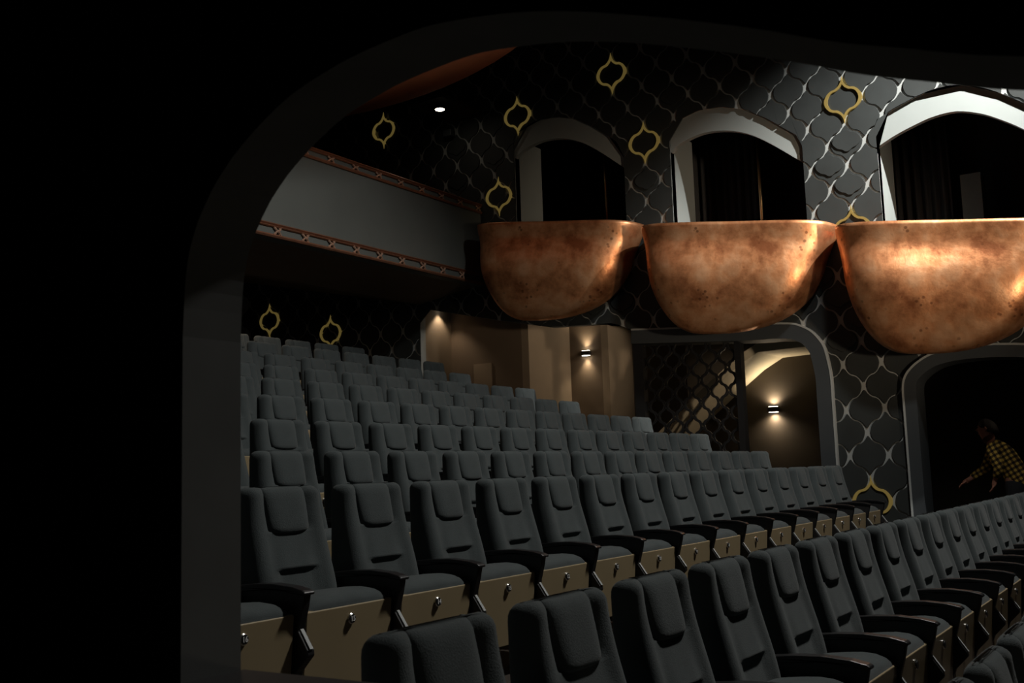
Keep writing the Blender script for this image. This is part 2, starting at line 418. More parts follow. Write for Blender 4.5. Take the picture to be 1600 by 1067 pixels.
mb = MB(); mb.box(XN - 4, XW + 2.1, YS, YB, ZC, ZC + 0.15)
struct(mb, 'ceiling', M['ceiling'])
mb = MB(); mb.box(XN - 0.22, XF + 0.004, -1.4, 1.495, -0.325*k + H - 0.05, -0.325*k + H + 0.004)
struct(mb, 'trim_9', M['satin'])
# corridor the camera stands in
mb = MB(); mb.box(-3.0, XN, -4, 6, -0.75, -0.65)
struct(mb, 'floor_of_near_corridor', M['carpet'])
mb = MB(); mb.box(-3.1, -3.0, -4, 6, -0.75, ZC)
struct(mb, 'wall_near_corridor', M['satin'])

# corridor behind the far wall: stepped return walls, floor, stair soffit ---------------------------
def zr(*a): return [x + H for x in a]
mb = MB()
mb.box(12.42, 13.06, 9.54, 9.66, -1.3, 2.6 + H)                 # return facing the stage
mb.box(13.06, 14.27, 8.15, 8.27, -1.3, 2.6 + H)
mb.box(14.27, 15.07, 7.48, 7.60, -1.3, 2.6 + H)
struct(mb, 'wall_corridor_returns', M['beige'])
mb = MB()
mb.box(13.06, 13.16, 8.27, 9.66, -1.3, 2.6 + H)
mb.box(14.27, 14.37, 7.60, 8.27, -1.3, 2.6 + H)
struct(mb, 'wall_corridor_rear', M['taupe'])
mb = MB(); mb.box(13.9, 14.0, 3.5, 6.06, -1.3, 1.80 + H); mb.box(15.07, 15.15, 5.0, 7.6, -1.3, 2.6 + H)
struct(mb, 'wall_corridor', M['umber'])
mb = MB(); mb.box(13.9, 14.0, -2.5, 3.5, -1.3, 1.42 + H)
struct(mb, 'wall_side_passage', M['ceiling'])  # right part of the corridor wall; the passage's shade is put into its black
mb = MB(); mb.box(12.3, 15.2, -2.5, 9.7, -1.35, -0.3)
struct(mb, 'floor_of_corridor', M['carpet'])
# door leaf outline in the rear alcove
mb = MB(); mb.box(13.035, 13.06, 8.80, 9.12, 1.4, 1.65 + H)
struct(mb, 'door_1', M['beige'])
# sloping underside of the stair
pr = [(3.7,1.45),(4.33,1.44),(4.66,1.43),(4.92,1.29),(5.35,0.97),(5.85,0.57),(6.6,-0.05)]
pr = [(y, z + H) for y, z in pr]
mb = MB(); top = [(y, z + 0.12) for y, z in reversed(pr)]
mb.prism(pr + top, 'x', 12.95, 13.9)
st = struct(mb, 'ceiling_stair_underside', M['cream'])

# ------------------------------------------------------------------ balcony
bal = empty('balcony', (10.0, 8.4, 2.6 + H)); tag(bal, 'dark grey green balcony front running across the hall above the seats', 'balcony')
def bz(z): return z + H
mb = MB(); mb.box(XF + 0.012, XW - 0.001, 8.40, 8.55, bz(2.66), bz(3.80))
mb.build('parapet', M['balcony'], bal).location = (-10.0, -8.4, -2.6 - H)
mb = MB()
def fix(o): o.location = (-10.0, -8.4, -2.6 - H); return o
mb.prism([(8.55,bz(2.66)),(9.54,bz(2.52)),(YB-0.01,bz(3.35)),(YB-0.01,bz(3.45)),(8.55,bz(2.95))], 'x', XF + 0.012, XW - 0.001)
fix(mb.build('underside', M['taupe'], bal))
mb = MB(); mb.box(XF + 0.012, XW - 0.002, 8.55, 9.9, bz(3.2), bz(3.3)); 
fix(mb.build('deck', M['satin'], bal))
for nm, z0, z1 in (('lower_moulding', 2.665, 2.825), ('upper_moulding', 3.70, 3.84)):
    mb = MB(); hgt = z1 - z0
    def rail(za, zb, d):
        mb.prism([(8.40, bz(za)), (8.40 - d*0.6, bz(za)), (8.40 - d, bz((za+zb)/2)), (8.40 - d*0.7, bz(zb)), (8.40, bz(zb))], 'x', XF + 0.012, XW - 0.003)
    rail(z0, z0 + 0.035, 0.035); rail(z1 - 0.045, z1 - 0.026, 0.03); rail(z1 - 0.024, z1, 0.04)
    mo = fix(mb.build(nm, M['trimcopper'], bal)); mo['label'] = 'copper trim strip with small crossed ornaments'
    zc = (z0 + 0.035 + z1 - 0.045)/2
    for q in range(24):
        x = 11.76 - 0.435*q + (0.44 if nm == 'upper_moulding' else 0)
        if x < 2: break
        mb = MB(); a = 0.052; b = (z1 - z0 - 0.08)/2
        for s in (-1, 1):
            mb.tube([(x - a, 8.385, bz(zc - s*b)), (x - a*0.45, 8.372, bz(zc - s*b*0.25)), (x, 8.368, bz(zc)), (x + a*0.45, 8.372, bz(zc + s*b*0.25)), (x + a, 8.385, bz(zc + s*b))], [0.013, 0.009, 0.012, 0.009, 0.013], 6)
            mb.tube([(x + s*a*0.55, 8.385, bz(zc - b)), (x + s*a*0.35, 8.37, bz(zc)), (x + s*a*0.55, 8.385, bz(zc + b))], 0.007, 5)
        mb.tube([(x, 8.40, bz(zc)), (x, 8.362, bz(zc))], 0.016, 8)
        orn = mb.build('ornament', M['ornament'], mo)
        if q == 0: orn['label'] = 'rose coloured crossed scroll ornament'

# ------------------------------------------------------------------ theatre seats
def seat_back_mesh():
    zs = [0.40,0.44,0.48,0.52,0.56,0.585,0.600,0.606,0.615,0.635,0.66,0.69,0.72,0.742,0.750,0.758,0.78,0.81,0.84,0.865,0.885,0.90,0.912,0.921,0.927,0.930]
    nf = 27; mb = MB(); L = []
    zt = 0.93
    for z in zs:
        hw = 0.244 - 0.030*(z-0.40)/0.53
        Rc = 0.042; t = max(0, (z-(zt-Rc))/Rc); shr = Rc*(1-math.sqrt(max(0, 1-t*t)))
        Rd = 0.035; t2 = max(0, (z-(zt-Rd))/Rd); shd = Rd*(1-math.sqrt(max(0, 1-t2*t2)))
        hw -= shr*0.9
        yf = -0.165 + 0.095*sm(0.45, 0.93, z)**0.9 + shd
        yr = -0.02 + 0.02*(z-0.4)/0.53 - shd*0.9
        eo = min(0.05, 0.42*(yr-yf))
        loop = []
        for i in range(nf):
            u = -1 + 2*i/(nf-1); x = hw*u
            y = yf
            e = abs(u)
            y += eo*max(0, (e-0.82)/0.18)**2.4                       # rounded outer edge
            ax = abs(x); c = 1 - sm(0.105, 0.130, ax)                   # centre field
            bol = math.exp(-((ax-0.165)/0.035)**2)
            y -= 0.012*bol
            d = 0.0
            if z > 0.605 and z <= 0.752: d = -0.010*((0.752-z)/0.147)**1.6*(1 - sm(0.060, 0.135, ax))
            elif z <= 0.603: d = 0.008*(1 - sm(0.088, 0.11, ax))*sm(0.46, 0.59, z)
            elif z > 0.752: d = 0.012*c
            y += d
            loop.append((x, y, z))
        for s in (0.25, 0.5, 0.75): loop.append((hw*(1 + 0.02*math.sin(PI*s)), (yf+eo)*(1-s) + (yr-min(0.008, eo*0.2))*s, z))
        for i in range(9):
            u = 1 - 2*i/8; loop.append((hw*u*0.985, yr - min(0.012, eo*0.3)*abs(u)**6, z))
        for s in (0.25, 0.5, 0.75): loop.append((-hw*(1 + 0.02*math.sin(PI*s)), (yr-min(0.008, eo*0.2))*(1-s) + (yf+eo)*s, z))
        L.append(loop)
    mb.loops(L, True, True, True)
    return mb
def headrest_mesh():
    mb = MB(); L = []; nf = 13
    zs = [0.748,0.750,0.756,0.77,0.80,0.84,0.88,0.903,0.917,0.926,0.931]
    for z in zs:
        t = (z-0.748)/(0.935-0.748)
        hw = 0.114 + 0.008*t
        hw -= 0.012*(1 - math.sqrt(max(0, 1-(max(0, (0.775-z)/0.027))**2))) if z < 0.775 else 0
        Rd = 0.035; t2 = max(0, (z-0.896)/Rd); shd = Rd*(1-math.sqrt(max(0, 1-min(1, t2)**2)))
        low = 0.014*(1 - math.sqrt(max(0, 1-((0.765-z)/0.017)**2))) if z < 0.765 else 0
        base = -0.165 + 0.095*sm(0.45, 0.93, z)**0.9
        yf = base - 0.017 + 0.011*t - 0.006*math.sin(PI*min(1, t*1.1)) + shd + low
        loop = []
        for i in range(nf):
            u = -1 + 2*i/(nf-1)
            loop.append((hw*u, yf + 0.020*abs(u)**5, z - 0.006*(1-abs(u)**2)*(1-t)))
        yb = -0.022 - (shd*0.5)
        loop += [(hw, yb, z), (hw*0.5, yb, z), (-hw*0.5, yb, z), (-hw, yb, z)]
        L.append(loop)
    mb.loops(L, True, True, True)
    return mb
def pad_mesh():
    mb = MB(); L = []
    for y, zt_, zb, sh in [(-0.12,0.500,0.44,0.0),(-0.18,0.508,0.435,0),(-0.25,0.516,0.43,0),(-0.31,0.520,0.43,0),(-0.36,0.516,0.435,0.0),(-0.39,0.506,0.44,0.002),(-0.408,0.492,0.448,0.005),(-0.416,0.478,0.458,0.010)]:
        hw = 0.240 - sh; loop = []
        n = 17
        for i in range(n):
            u = -1 + 2*i/(n-1); loop.append((hw*u, y, zt_ - 0.030*abs(u)**8 + 0.004*(1-u*u)))
        for i in range(5):
            u = 1 - 2*i/4; loop.append((hw*u*0.99, y, zb))
        L.append(loop)
    mb.loops(L, True, True, True)
    return mb

ARM_TOP = [(-0.02,0.545),(-0.10,0.563),(-0.20,0.573),(-0.30,0.576),(-0.40,0.568),(-0.455,0.556),(-0.468,0.548),(-0.466,0.538),(-0.44,0.540),(-0.30,0.555),(-0.10,0.540),(-0.02,0.52)]
SUPPORT = [(-0.03,0.535),(-0.10,0.548),(-0.30,0.562),(-0.458,0.545),(-0.448,0.495),(-0.424,0.412),(-0.470,0.345),(-0.472,0.325),(-0.415,0.265),(-0.385,0.19),(-0.375,0.02),(-0.40,0.0),
           (-0.22,0.0),(-0.25,0.02),(-0.27,0.22),(-0.315,0.36),(-0.335,0.44),(-0.328,0.472),(-0.30,0.488),(-0.24,0.492),(-0.03,0.480)]
def arm(parent, x):
    mb = MB(); mb.prism(SUPPORT, 'x', x - 0.019, x + 0.019); s = mb.build('support', M['satin'], parent, bevel=0.004)
    mb = MB(); mb.prism(ARM_TOP, 'x', x - 0.028, x + 0.028); mb.build('armrest', M['black'], parent, bevel=0.006)
    mb = MB(); mb.prism([(-0.424,0.414),(-0.427,0.417),(-0.475,0.349),(-0.472,0.346)], 'x', x - 0.008, x + 0.008)
    mb.build('edge_strip', M['alu'], s)['label'] = 'pale metal strip'
def make_seat():
    r = empty('theatre_seat')
    seat_back_mesh().build('backrest', M['fabric'], r, smooth=True)
    headrest_mesh().build('headrest', M['fabric'], r, smooth=True)
    pad_mesh().build('seat_cushion', M['fabric'], r, angle=50)
    mb = MB(); mb.prism([(-0.421,0.468),(-0.410,0.472),(-0.12,0.45),(-0.12,0.40),(-0.36,0.16),(-0.395,0.15)], 'x', -0.243, 0.243)
    pn = mb.build('seat_pan', M['panel'], r, bevel=0.003); pn['label'] = 'beige front board under the cushion'
    mb = MB(); mb.tube([(0, -0.395, 0.418), (0, -0.422, 0.418), (0, -0.426, 0.418)], [0.021, 0.021, 0.017], 18)
    bd = mb.build('number_badge', M['chrome'], pn, angle=40); bd['label'] = 'round chrome number badge'
    mb = MB(); mb.tube([(0, -0.424, 0.418), (0, -0.4285, 0.418)], 0.0165, 18)
    mb2 = bd
    pl = mb.build('badge_plate', M['satin'], pn)
    arm(r, -0.275)
    return r
proto = make_seat()
arm_right = empty('x')  # end support for the last seat of a row, copied below
arm(arm_right, 0.275)
end_parts = list(arm_right.children)

def numeral(n, parent):
    c = bpy.data.curves.new('numeral', 'FONT'); c.body = str(n); c.size = 0.027; c.align_x = 'CENTER'; c.align_y = 'CENTER'; c.extrude = 0.0006; c.offset = 0.0004
    t = bpy.data.objects.new('tmp', c); COL.objects.link(t)
    dg = bpy.context.evaluated_depsgraph_get(); me = bpy.data.meshes.new_from_object(t.evaluated_get(dg))
    bpy.data.objects.remove(t)
    me.materials.clear(); me.materials.append(M['white_ink'])
    o = bpy.data.objects.new('numeral', me); COL.objects.link(o); o.parent = parent
    o.location = (0, -0.4295, 0.418); o.rotation_euler = (PI/2, 0, 0); o['label'] = 'white seat number'

NUM = 'zero one two three four five six seven eight nine ten eleven twelve thirteen fourteen fifteen sixteen'.split()
ORD = ['last', 'second', 'third', 'fourth', 'fifth', 'sixth', 'seventh', 'eighth', 'ninth', 'tenth', 'eleventh', 'twelfth', 'thirteenth', 'fourteenth', 'fifteenth', 'sixteenth', 'seventeenth', 'eighteenth', 'nineteenth']
ROWNAME = {'C': 'the row in the lower right corner', 'B': 'the nearest full row', 'A': 'the numbered row',
 'A1': 'the first row behind the numbered one', 'A2': 'the second row behind the numbered one', 'A3': 'the third row behind the numbered one',
 'A4': 'the fourth row behind the numbered one', 'A5': 'the fifth row behind the numbered one', 'A6': 'the sixth row behind the numbered one',
 'A7': 'the second row from the very back', 'A8': 'the rearmost row'}
first = True
for rn in order:
    x0, yy, fz, cnt = ROWS[rn]
    for i in range(cnt):
        r = proto if first else copy_tree(proto)
        first = False
        r.location = (x0 + P*i + 0.235, yy, fz)
        if rn == 'A':
            no = 16 - i
            lab = 'charcoal theatre seat whose front board carries the badge numbered ' + NUM[no]
            if no == 16: lab = 'charcoal theatre seat half hidden by the arch, left end of the numbered row'
        if rn != 'A':
            if rn in ('B', 'C'):
                lab = 'charcoal theatre seat, %s from the left in %s' % (['first'] + ORD[1:], ) if False else 'charcoal theatre seat, %s from the left end in %s' % ((['first'] + ORD[1:])[i], ROWNAME[rn])
            else:
                e = cnt - 1 - i
                lab = 'charcoal theatre seat, %s from the right end in %s' % ((['first'] + ORD[1:])[e], ROWNAME[rn])
        tag(r, lab, 'theatre seat', {'C': 'theatre seats in the corner row', 'B': 'theatre seats in the nearest full row', 'A': 'theatre seats in the numbered row'}.get(rn, 'theatre seats on the rising rows behind'))
        if rn == 'A' and 1 <= 16 - i <= 16:
            pan = [c for c in r.children if c.name.startswith('seat_pan')][0]
            numeral(16 - i, pan)
        if i == cnt - 1:
            for e_ in end_parts: copy_tree(e_, r)
for e_ in end_parts:
    for c in list(e_.children): bpy.data.objects.remove(c)
    bpy.data.objects.remove(e_)
bpy.data.objects.remove(arm_right)

# ------------------------------------------------------------------ copper boxes on the side wall
PLAN = [(0,0),(0.03,0.18),(0.10,0.32),(0.25,0.42),(0.45,0.48),(0.75,0.53),(1.1,0.58),(1.4,0.64),(1.7,0.69),(1.95,0.70),(2.15,0.64),(2.27,0.50),(2.33,0.28),(2.36,0)]
PLANS = catmull(PLAN, 4)
def opera_box(yr, zr_, hgt, label):
    """one bowl: a closed plan outline that flares in below the rim and rounds off like an egg underneath"""
    root = empty('opera_box', (XW - 0.040, yr + 1.18, zr_ + H)); tag(root, label, 'opera box', 'copper opera boxes on the side wall')
    cd_, cy_ = 0.38, 1.60
    back = [(2.36 - 2.36*k/8, 0.0) for k in range(1, 8)]
    plan = [(a, max(b, 0.0)) for a, b in PLANS] + back
    def ring(t, shrink=0.0):
        k = max(0.0, 1 - t**2.7)**(1/2.25)
        fl = 1 - 0.075*sm(0.02, 0.36, t)
        out = []
        for dy, d in plan:
            front = 0 if d == 0 else 1
            dd = d*(1 - 0.07*math.exp(-((t-0.17)/0.12)**2) + 0.13*math.exp(-((t-0.52)/0.26)**2))
            y = cy_ + (dy - cy_)*fl*k*(1 - shrink/1.18)
            x = cd_ + (max(dd - shrink, 0.0) - cd_)*k if dd > cd_ or t > 0.72 else dd*(1 if t < 0.72 else k)
            kb = k if t > 0.0 else 1
            x = cd_*(1 - kb) + max(dd - shrink*front, 0.0)*kb
            out.append((-x, y - 1.18, y*0.105 - hgt*t))
        return out
    ts = [0, 0.03, 0.06, 0.10, 0.14, 0.18, 0.23, 0.28, 0.34, 0.40, 0.46, 0.52, 0.58, 0.64, 0.70, 0.75, 0.80, 0.84, 0.88, 0.91, 0.94, 0.96, 0.975, 0.988, 0.996, 0.9995]
    L = [ring(t, 0.035) for t in reversed(ts) if t < 0.72] + [ring(0.0, 0.03)] + [ring(t) for t in ts]
    mb = MB(); mb.loops(L, True, True, True)
    mb.build('copper_shell', M['copper'], root, smooth=True)
    return root
opera_box(5.83, 3.14, 1.29, 'leftmost copper opera box, darkest, below the dim arched window')
opera_box(3.36, 2.745, 1.32, 'middle copper opera box between the other two copper boxes')
opera_box(0.98, 2.385, 1.41, 'rightmost copper opera box, cut by the edge of the photo')

# things inside the boxes
for (y, z0, z1, lab) in ((6.69, 3.1, 4.75, 'slim brass pole in the left arched window'), (4.48, 2.7, 4.4, 'slim brass pole in the middle arched window')):
    mb = MB(); mb.tube([(12.9, y, z0 + H), (12.9, y, z1 + H)], 0.022, 8)
    o = mb.build('brass_pole', M['brass'], off=(12.9, y, z0 + H), smooth=True); tag(o, lab, 'pole', 'brass poles in the box windows')
def curtain(y0, y1, z0, z1, x, lab):
    n = 120; bot = []
    for i in range(n + 1):
        t = i/n; y = y0 + (y1-y0)*t
        bot.append((x + 0.035*math.sin(t*2*PI*(y1-y0)/0.11) + 0.012*math.sin(t*37), y))
    mb = MB(); mb.loops([[(a, b, z0) for a, b in bot], [(a, b, z1) for a, b in bot]], False, False, False)
    o = mb.build('curtain', M['curtain'], smooth=True); tag(o, lab, 'curtain', 'black curtains in the box windows')
    s = o.modifiers.new('s', 'SOLIDIFY'); s.thickness = 0.006
curtain(2.35, 3.2, 2.3 + H, 4.6 + H, 13.75, 'black pleated curtain behind the rightmost arched window')
curtain(4.75, 5.75, 2.6 + H, 4.9 + H, 13.75, 'black pleated curtain behind the middle arched window')
mb = MB(); mb.box(13.55, 13.9, 1.98, 2.21, 2.2 + H, 3.42 + H)
o = mb.build('pillar', M['balcony'], off=(13.7, 2.1, 2.2 + H)); tag(o, 'pale square post standing behind the rightmost arched window', 'post')
# upholstered chair top seen over the right box's rim
bx = empty('armchair', (12.92, 1.46, 1.50 + H)); tag(bx, 'grey armchair whose rounded top shows over the rightmost copper rim', 'chair')
mb = MB(); L = []
for z, hw in ((0.35,0.27),(0.6,0.28),(0.90,0.27),(1.05,0.25),(1.12,0.20),(1.155,0.12),(1.162,0.03)):
    L.append([(-0.05, -hw, z), (-0.07, 0, z), (-0.05, hw, z), (0.03, hw*0.98, z), (0.05, 0, z), (0.03, -hw*0.98, z)])
mb.loops(L); mb.build('backrest', M['whiteplastic'], bx, smooth=True)
mb = MB(); mb.box(-0.44, -0.05, -0.26, 0.26, 0.36, 0.50); mb.build('seat', M['whiteplastic'], bx, bevel=0.03)
for sx in (-0.40, 0.0):
    for sy in (-0.22, 0.22):
        mb = MB(); mb.tube([(sx, sy, 0.0), (sx, sy, 0.38)], 0.018, 8); mb.build('leg', M['satin'], bx)

# ------------------------------------------------------------------ glowing ogee rings
def ring_mesh(w=0.43, h=0.518):
    mb = MB(); a = ogee(0, 0, w + 0.012, h + 0.02, 0.0, 0.0, 0.02, 20, 1.7); b = ogee(0, 0, w, h, 0.013, 0.020, 0.14, 20, 1.7)
    n = len(a)
    mb.loops([[(0, *p) for p in a] , [(-0.033, *p) for p in a], [(-0.033, *p) for p in b], [(0, *p) for p in b]], True, False, False)
    # tails at the tips
    for s in (1, -1):
        mb.tube([(-0.020, 0, s*(h/2 - 0.02)), (-0.020, 0.0, s*(h/2 + 0.03))], [0.010, 0.003], 6)
    return mb
rl = ['gold ring between the left and middle arched windows', 'topmost gold ring, high above the left arched window', 'gold ring above and left of the left arched window',
      'gold ring beside the end of the balcony rail', 'gold ring low on the panelled pier, beside the last numbered seat', 'gold ring half hidden below the copper ceiling dish',
      'left gold ring of the pair above the rearmost seats', 'right gold ring of the pair above the rearmost seats', 'gold ring at the top of the pier between middle and right windows', 'gold ring peeping out where the middle and right copper boxes meet']
base_me = None
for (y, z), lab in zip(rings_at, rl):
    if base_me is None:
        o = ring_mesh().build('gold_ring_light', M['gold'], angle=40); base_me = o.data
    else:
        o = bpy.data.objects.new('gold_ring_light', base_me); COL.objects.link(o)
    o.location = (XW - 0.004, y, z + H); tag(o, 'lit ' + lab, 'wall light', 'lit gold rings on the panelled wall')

# ------------------------------------------------------------------ wall sconces and small lamps
def sconce(x, y, z, lab, e, col=(1.0, 0.80, 0.55), ang=80):
    r = empty('wall_sconce', (x, y, z + H)); tag(r, lab, 'wall lamp', 'up and down wall sconces')
    mb = MB(); mb.box(-0.085, -0.005, -0.07, 0.07, -0.035, 0.035); mb.build('housing', M['satin'], r, bevel=0.006)
    mb = MB(); mb.box(-0.02, 0.0, -0.05, 0.05, -0.05, 0.05); mb.build('wall_plate', M['satin'], r)
    for s, nm in ((1, 'upper_lens'), (-1, 'lower_lens')):
        mb = MB(); mb.box(-0.075, -0.018, -0.055, 0.055, min(s*0.034, s*0.039), max(s*0.034, s*0.039)); mb.build(nm, M['glow'], r)
        l = lamp('sconce_beam', 'SPOT', (-0.05, 0, s*0.045), e, col, None, 0.03, ang, 0.9, r)
        l.rotation_euler = (PI, 0, 0) if s > 0 else (0, 0, 0)
    return r
sconce(14.27, 7.845, 1.80, 'glowing sconce on the dark pier left of the lattice screen', 14, ang=100)
sconce(13.9, 4.82, 0.745, 'glowing sconce on the corridor wall right of the lattice screen', 24, ang=150)

def downlight(x, y, z, lab, e, r_=0.05, col=(1, 0.85, 0.65), ang=90, tgt=None, lens='glow'):
    r = empty('downlight', (x, y, z + H)); tag(r, lab, 'ceiling lamp', 'small ceiling downlights')
    mb = MB(); mb.tube([(0, 0, 0.0), (0, 0, 0.04)], r_ + 0.012, 20); mb.build('housing', M['satin'], r)
    mb = MB(); mb.tube([(0, 0, -0.004), (0, 0, 0.0)], r_, 20); mb.build('lens', M[lens], r)
    if e:
        l = lamp('downlight_beam', 'SPOT', (0, 0, -0.02), e, col, None, 0.03, ang, 0.6, r)
downlight(12.74, 9.45, 2.50, 'tiny lit ceiling downlight over the rear alcove', 10, 0.035, (1, 0.78, 0.56), 100, lens='glow_dim')
downlight(11.6, 8.57, 5.10, 'bright round downlight under the dark upper ceiling', 0, 0.065)
mb = MB(); mb.box(-0.1, 0.0, -0.07, 0.07, -0.05, 0.05); o = mb.build('wall_speaker', M['frame'], bevel=0.01); o.location = (12.26, 8.87, 4.97 + H); tag(o, 'small grey speaker box on the dark wall right of the bright downlight', 'speaker')
# support board carrying the upper downlight
mb = MB(); mb.box(11.3, XW, 8.3, 8.9, 5.14 + H, 5.20 + H); struct(mb, 'ceiling_beam', M['ceiling'])

# added, unseen lamp body above the boxes; its plates block light from the seats
fx = empty('light_blocker', (10.4, -0.4, 6.7 + H)); tag(fx, 'added unseen lamp housing with black plates that keep light off the seats', 'light_blocker')
mb = MB(); mb.tube([(-0.20, -0.20, 0.50), (-0.10, -0.12, 0.26), (-0.05, -0.06, 0.12)], [0.11, 0.13, 0.14], 20); mb.build('housing', M['satin'], fx, smooth=True)
mb = MB(); mb.tube([(-0.12, -0.14, 0.30), (-0.12, -0.14, ZC - 6.7 - H)], 0.02, 8); mb.build('yoke', M['satin'], fx)
mb = MB(); mb.box(-0.62, 0.105, -0.45, 1.1, -0.512, -0.50); mb.build('flag_plate', M['satin'], fx)
mb = MB(); mb.box(-0.42, -0.41, -0.35, 0.60, -0.50, 0.10); mb.build('flag_plate', M['satin'], fx)

# ------------------------------------------------------------------ copper ceiling dish
dish = MB(); L = []
for t, z in ((1.0,0.0),(0.985,-0.03),(0.90,-0.06),(0.7,-0.09),(0.4,-0.11),(0.02,-0.12)):
    L.append([(5.35*t*math.cos(2*PI*k/96), 5.35*t*math.sin(2*PI*k/96), z) for k in range(96)])
Lt = [[(5.35*math.cos(2*PI*k/96), 5.35*math.sin(2*PI*k/96), 0.12) for k in range(96)]]
dish.loops(Lt + L, True, True, True)
M['dish'] = mat('copper_ceiling_paint', (0.44, 0.165, 0.08), 0.85, 0.2, noise=0.10, nscale=1.5)
o = dish.build('copper_ceiling_dish', M['dish'], angle=50); o.location = (5.55, 8.95, 5.03 + H); tag(o, 'large copper coloured dish under the ceiling at the top left', 'ceiling dish')
for a in range(4):
    mb = MB(); q = a*PI/2 + 0.4
    mb.tube([(3.5*math.cos(q), 3.5*math.sin(q), 0.1), (3.5*math.cos(q), 3.5*math.sin(q), ZC - 5.03 - H)], 0.02, 8); mb.build('suspension_rod', M['satin'], o)

# ------------------------------------------------------------------ lattice screen
scr = empty('lattice_screen', (12.5, 5.42, -0.2)); tag(scr, 'black ogee lattice screen under the middle copper box beside the stair', 'screen')
def loc(o): o.location = (-12.5, -5.42, 0.2); return o
mb = MB(); mb.box(12.44, 12.56, 6.03, 6.16, -0.2, 1.80 + H); loc(mb.build('post', M['satin'], scr))
mb = MB(); mb.box(12.44, 12.56, 4.70, 4.78, -0.2, 1.64 + H); loc(mb.build('post', M['satin'], scr))
mb = MB(); mb.prism([(4.70,1.56+H),(6.16,1.64+H),(6.16,1.80+H),(4.70,1.66+H)], 'x', 12.44, 12.56); loc(mb.build('top_rail', M['satin'], scr))
lw, lh = 0.244, 0.285; mb = MB()
for i in range(0, 12):
    for j in range(0, 20):
        if (i + j) % 2: continue
        cy = 4.78 + i*lw/2; cz = -0.1 + j*lh/2
        if cz > 1.60 + H: continue
        a = ogee(cy, cz, lw, lh, 0.0, 0.012, 0.05, 8); b = ogee(cy, cz, lw - 0.050, lh - 0.040, 0.0, 0.008, 0.16, 8)
        def cl_(p): return (min(max(p[0], 4.77), 6.04), p[1])
        a = [cl_(p) for p in a]; b = [cl_(p) for p in b]
        mb.loops([[(12.485, *p) for p in a], [(12.515, *p) for p in a], [(12.515, *p) for p in b], [(12.485, *p) for p in b], [(12.485, *p) for p in a]], True, False, False)
lt = loc(mb.build('lattice', M['satin'], scr))

# ------------------------------------------------------------------ person in the arch on the right
def skin_obj(name, mat_, joints, edges, parent=None, sub=2, smooth=True):
    me = bpy.data.meshes.new(name); me.from_pydata([j[0] for j in joints], edges, []); me.materials.append(mat_)
    o = bpy.data.objects.new(name, me); COL.objects.link(o)
    if parent: o.parent = parent
    sk = o.modifiers.new('skin', 'SKIN'); sk.use_smooth_shade = True
    lay = me.skin_vertices[0].data if me.skin_vertices else None
    if lay is None:
        bpy.context.view_layer.objects.active = o
        me.attributes  # noqa
    for i, j in enumerate(joints):
        rr = j[1] if isinstance(j[1], tuple) else (j[1], j[1])
        me.skin_vertices[0].data[i].radius = rr
    me.skin_vertices[0].data[0].use_root = True
    s = o.modifiers.new('sub', 'SUBSURF'); s.levels = sub; s.render_levels = sub
    return o
pers = empty('person', (12.95, 1.90, -0.3)); tag(pers, 'person in a yellow and black checked shirt leaning forward with both arms reaching down', 'person')
PO = Vector((12.95, 1.90, -0.3))
J = []; Eg = []
def jt(p, r, par=None, base=None):
    J.append((tuple(Vector(p) - PO), r))
    if par is not None: Eg.append((par, len(J) - 1))
    return len(J) - 1
pel = jt((12.95, 1.80, 0.66), (0.09, 0.075))
wst = jt((12.95, 1.83, 0.80), (0.12, 0.095), pel)
che = jt((12.95, 1.89, 0.96), (0.145, 0.10), wst)
nkb = jt((12.95, 1.98, 1.09), (0.085, 0.075), che)
nck = jt((12.95, 2.03, 1.14), 0.055, nkb)
hd0 = jt((12.95, 2.065, 1.20), (0.062, 0.072), nck)
hd1 = jt((12.95, 2.085, 1.28), (0.074, 0.095), hd0)
hd2 = jt((12.95, 2.07, 1.355), (0.060, 0.078), hd1)
def arm_chain(sx, sh, el, wr, hand_dir, curl):
    s = jt(sh, 0.058, nkb); e = jt(el, 0.043, s)
    mid = [(a*0.5 + b*0.5) for a, b in zip(el, wr)]
    f = jt(mid, 0.038, e); w_ = jt(wr, 0.027, f)
    hdv = Vector(hand_dir).normalized(); side = Vector((1, 0, 0)); up = side.cross(hdv)
    palm = Vector(wr) + hdv*0.055
    pm = jt(palm, (0.036, 0.017), w_)
    for q, ln in zip((-1.5, -0.5, 0.5, 1.5), (0.062, 0.075, 0.08, 0.066)):
        b0 = palm + hdv*0.035 + side*q*0.019
        a0 = jt(b0, 0.0095, pm); a1 = jt(b0 + hdv*ln*0.45 + up*curl*0.4*ln, 0.0085, a0); jt(b0 + hdv*ln*0.8 + up*curl*ln, 0.0075, a1)
    t0 = jt(Vector(wr) + hdv*0.035 - side*sx*0.042, 0.0115, pm); jt(Vector(wr) + hdv*0.078 - side*sx*0.060 + up*curl*0.02, 0.009, t0)
    return e
arm_chain(-1, (12.77, 2.00, 1.05), (12.72, 1.93, 0.83), (12.77, 1.99, 0.72), (0, 0.25, -0.9), 0.35)
arm_chain(1, (13.13, 2.04, 1.05), (13.12, 2.13, 0.84), (13.02, 2.30, 0.72), (-0.05, 0.75, -0.45), -0.35)
for sx, ky, kz, fy in ((-1, 1.86, 0.22, 1.74), (1, 2.02, 0.24, 2.10)):
    h_ = jt((12.95 + sx*0.10, 1.80, 0.58), 0.095, pel); kn = jt((12.95 + sx*0.11, ky, kz), 0.058, h_)
    cf = jt((12.95 + sx*0.11, (ky+fy)/2, 0.02), 0.052, kn); an = jt((12.95 + sx*0.11, fy, -0.21), 0.036, cf)
    jt((12.95 + sx*0.11, fy + 0.14, -0.265), (0.040, 0.028), an)
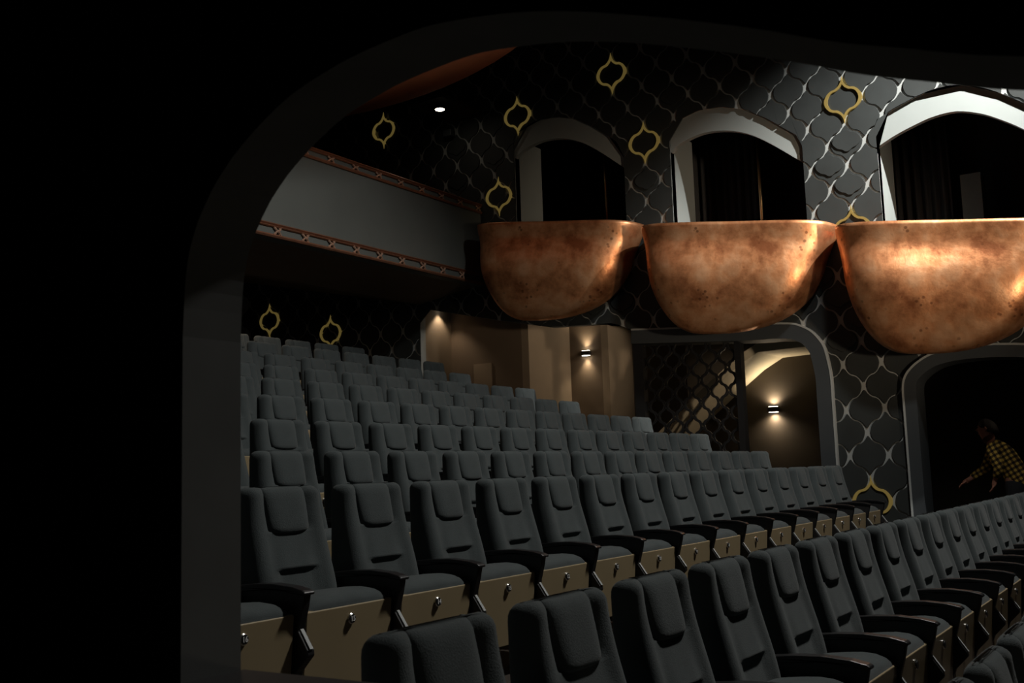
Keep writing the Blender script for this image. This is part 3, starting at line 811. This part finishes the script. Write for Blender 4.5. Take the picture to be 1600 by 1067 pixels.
body = skin_obj('body', M['skin'], J, Eg, pers)
# face
mb = MB()
for s in (-1, 1):
    mb.tube([(s*0.026, 0.240, 1.600), (s*0.026, 0.258, 1.600)], [0.010, 0.006], 8)
mb.build('eyes', M['hair'], body).location = (0, 0, 0)
mb = MB(); mb.tube([(0, 0.246, 1.600), (0, 0.274, 1.568), (0, 0.252, 1.558)], [0.008, 0.013, 0.010], 8); mb.build('nose', M['skin'], body, smooth=True)
mb = MB(); mb.tube([(-0.022, 0.236, 1.528), (0, 0.250, 1.526), (0.022, 0.236, 1.528)], [0.004, 0.007, 0.004], 6); mb.build('mouth', M['skin'], body, smooth=True)
for s in (-1, 1):
    mb = MB(); mb.tube([(s*0.072, 0.165, 1.555), (s*0.082, 0.155, 1.580), (s*0.076, 0.165, 1.605)], [0.008, 0.014, 0.008], 8); mb.build('ear', M['skin'], body, smooth=True)
# hair cap
mb = MB(); L = []
for a in range(0, 9):
    ph = PI/2*a/8*1.15; L.append([(0.083*math.sin(ph)*math.cos(2*PI*k/20), 0.160 + 0.105*math.sin(ph)*math.sin(2*PI*k/20) - 0.02*a/8, 1.612 + 0.085*math.cos(ph) - (0.05*a/8 if math.sin(2*PI*k/20) < 0.2 else 0)) for k in range(20)])
mb.loops(L, True, True, True); mb.build('hair', M['hair'], pers, smooth=True)
# shirt
SJ = []; SE = []
def sj(p, r, par=None):
    SJ.append((tuple(Vector(p) - PO), r))
    if par is not None: SE.append((par, len(SJ)-1))
    return len(SJ)-1
a0 = sj((12.95, 1.75, 0.60), (0.17, 0.16)); a = sj((12.95, 1.78, 0.70), (0.17, 0.155), a0); b = sj((12.95, 1.82, 0.82), (0.155, 0.135), a); c = sj((12.95, 1.885, 0.97), (0.172, 0.128), b); d = sj((12.95, 1.965, 1.075), (0.10, 0.085), c)
sj((12.95, 2.005, 1.115), (0.066, 0.062), d)
for ch in (((12.77, 2.00, 1.05), (12.72, 1.93, 0.83), (12.765, 1.985, 0.735)), ((13.13, 2.04, 1.05), (13.12, 2.13, 0.84), (13.03, 2.285, 0.73))):
    q = sj(ch[0], 0.074, d); q2 = sj(ch[1], 0.060, q); sj(ch[2], 0.042, q2)
skin_obj('checked_shirt', M['plaid'], SJ, SE, pers)
TJ = []; TE = []
def tj(p, r, par=None):
    TJ.append((tuple(Vector(p) - PO), r))
    if par is not None: TE.append((par, len(TJ)-1))
    return len(TJ)-1
a0_ = tj((12.95, 1.81, 0.78), (0.15, 0.125)); a = tj((12.95, 1.80, 0.66), (0.165, 0.14), a0_)
for sx, ky, kz, fy in ((-1, 1.86, 0.22, 1.74), (1, 2.02, 0.24, 2.10)):
    h_ = tj((12.95 + sx*0.10, 1.80, 0.56), 0.108, a); kn = tj((12.95 + sx*0.11, ky, kz), 0.074, h_); tj((12.95 + sx*0.11, fy, -0.19), 0.060, kn)
skin_obj('trousers', M['denim'], TJ, TE, pers)
for sx, fy in ((-1, 1.74), (1, 2.10)):
    mb = MB(); L = []
    for y, w_, h_ in ((-0.06, 0.035, 0.07), (-0.03, 0.042, 0.085), (0.05, 0.045, 0.07), (0.14, 0.05, 0.055), (0.21, 0.035, 0.04)):
        L.append([(sx*0.11 + w_*math.cos(t*PI/6), fy - 1.90 + y, max(0, h_*0.5 + h_*0.5*math.sin(t*PI/6))) for t in range(12)])
    mb.loops(L); mb.build('shoe', M['satin'], pers, smooth=True)
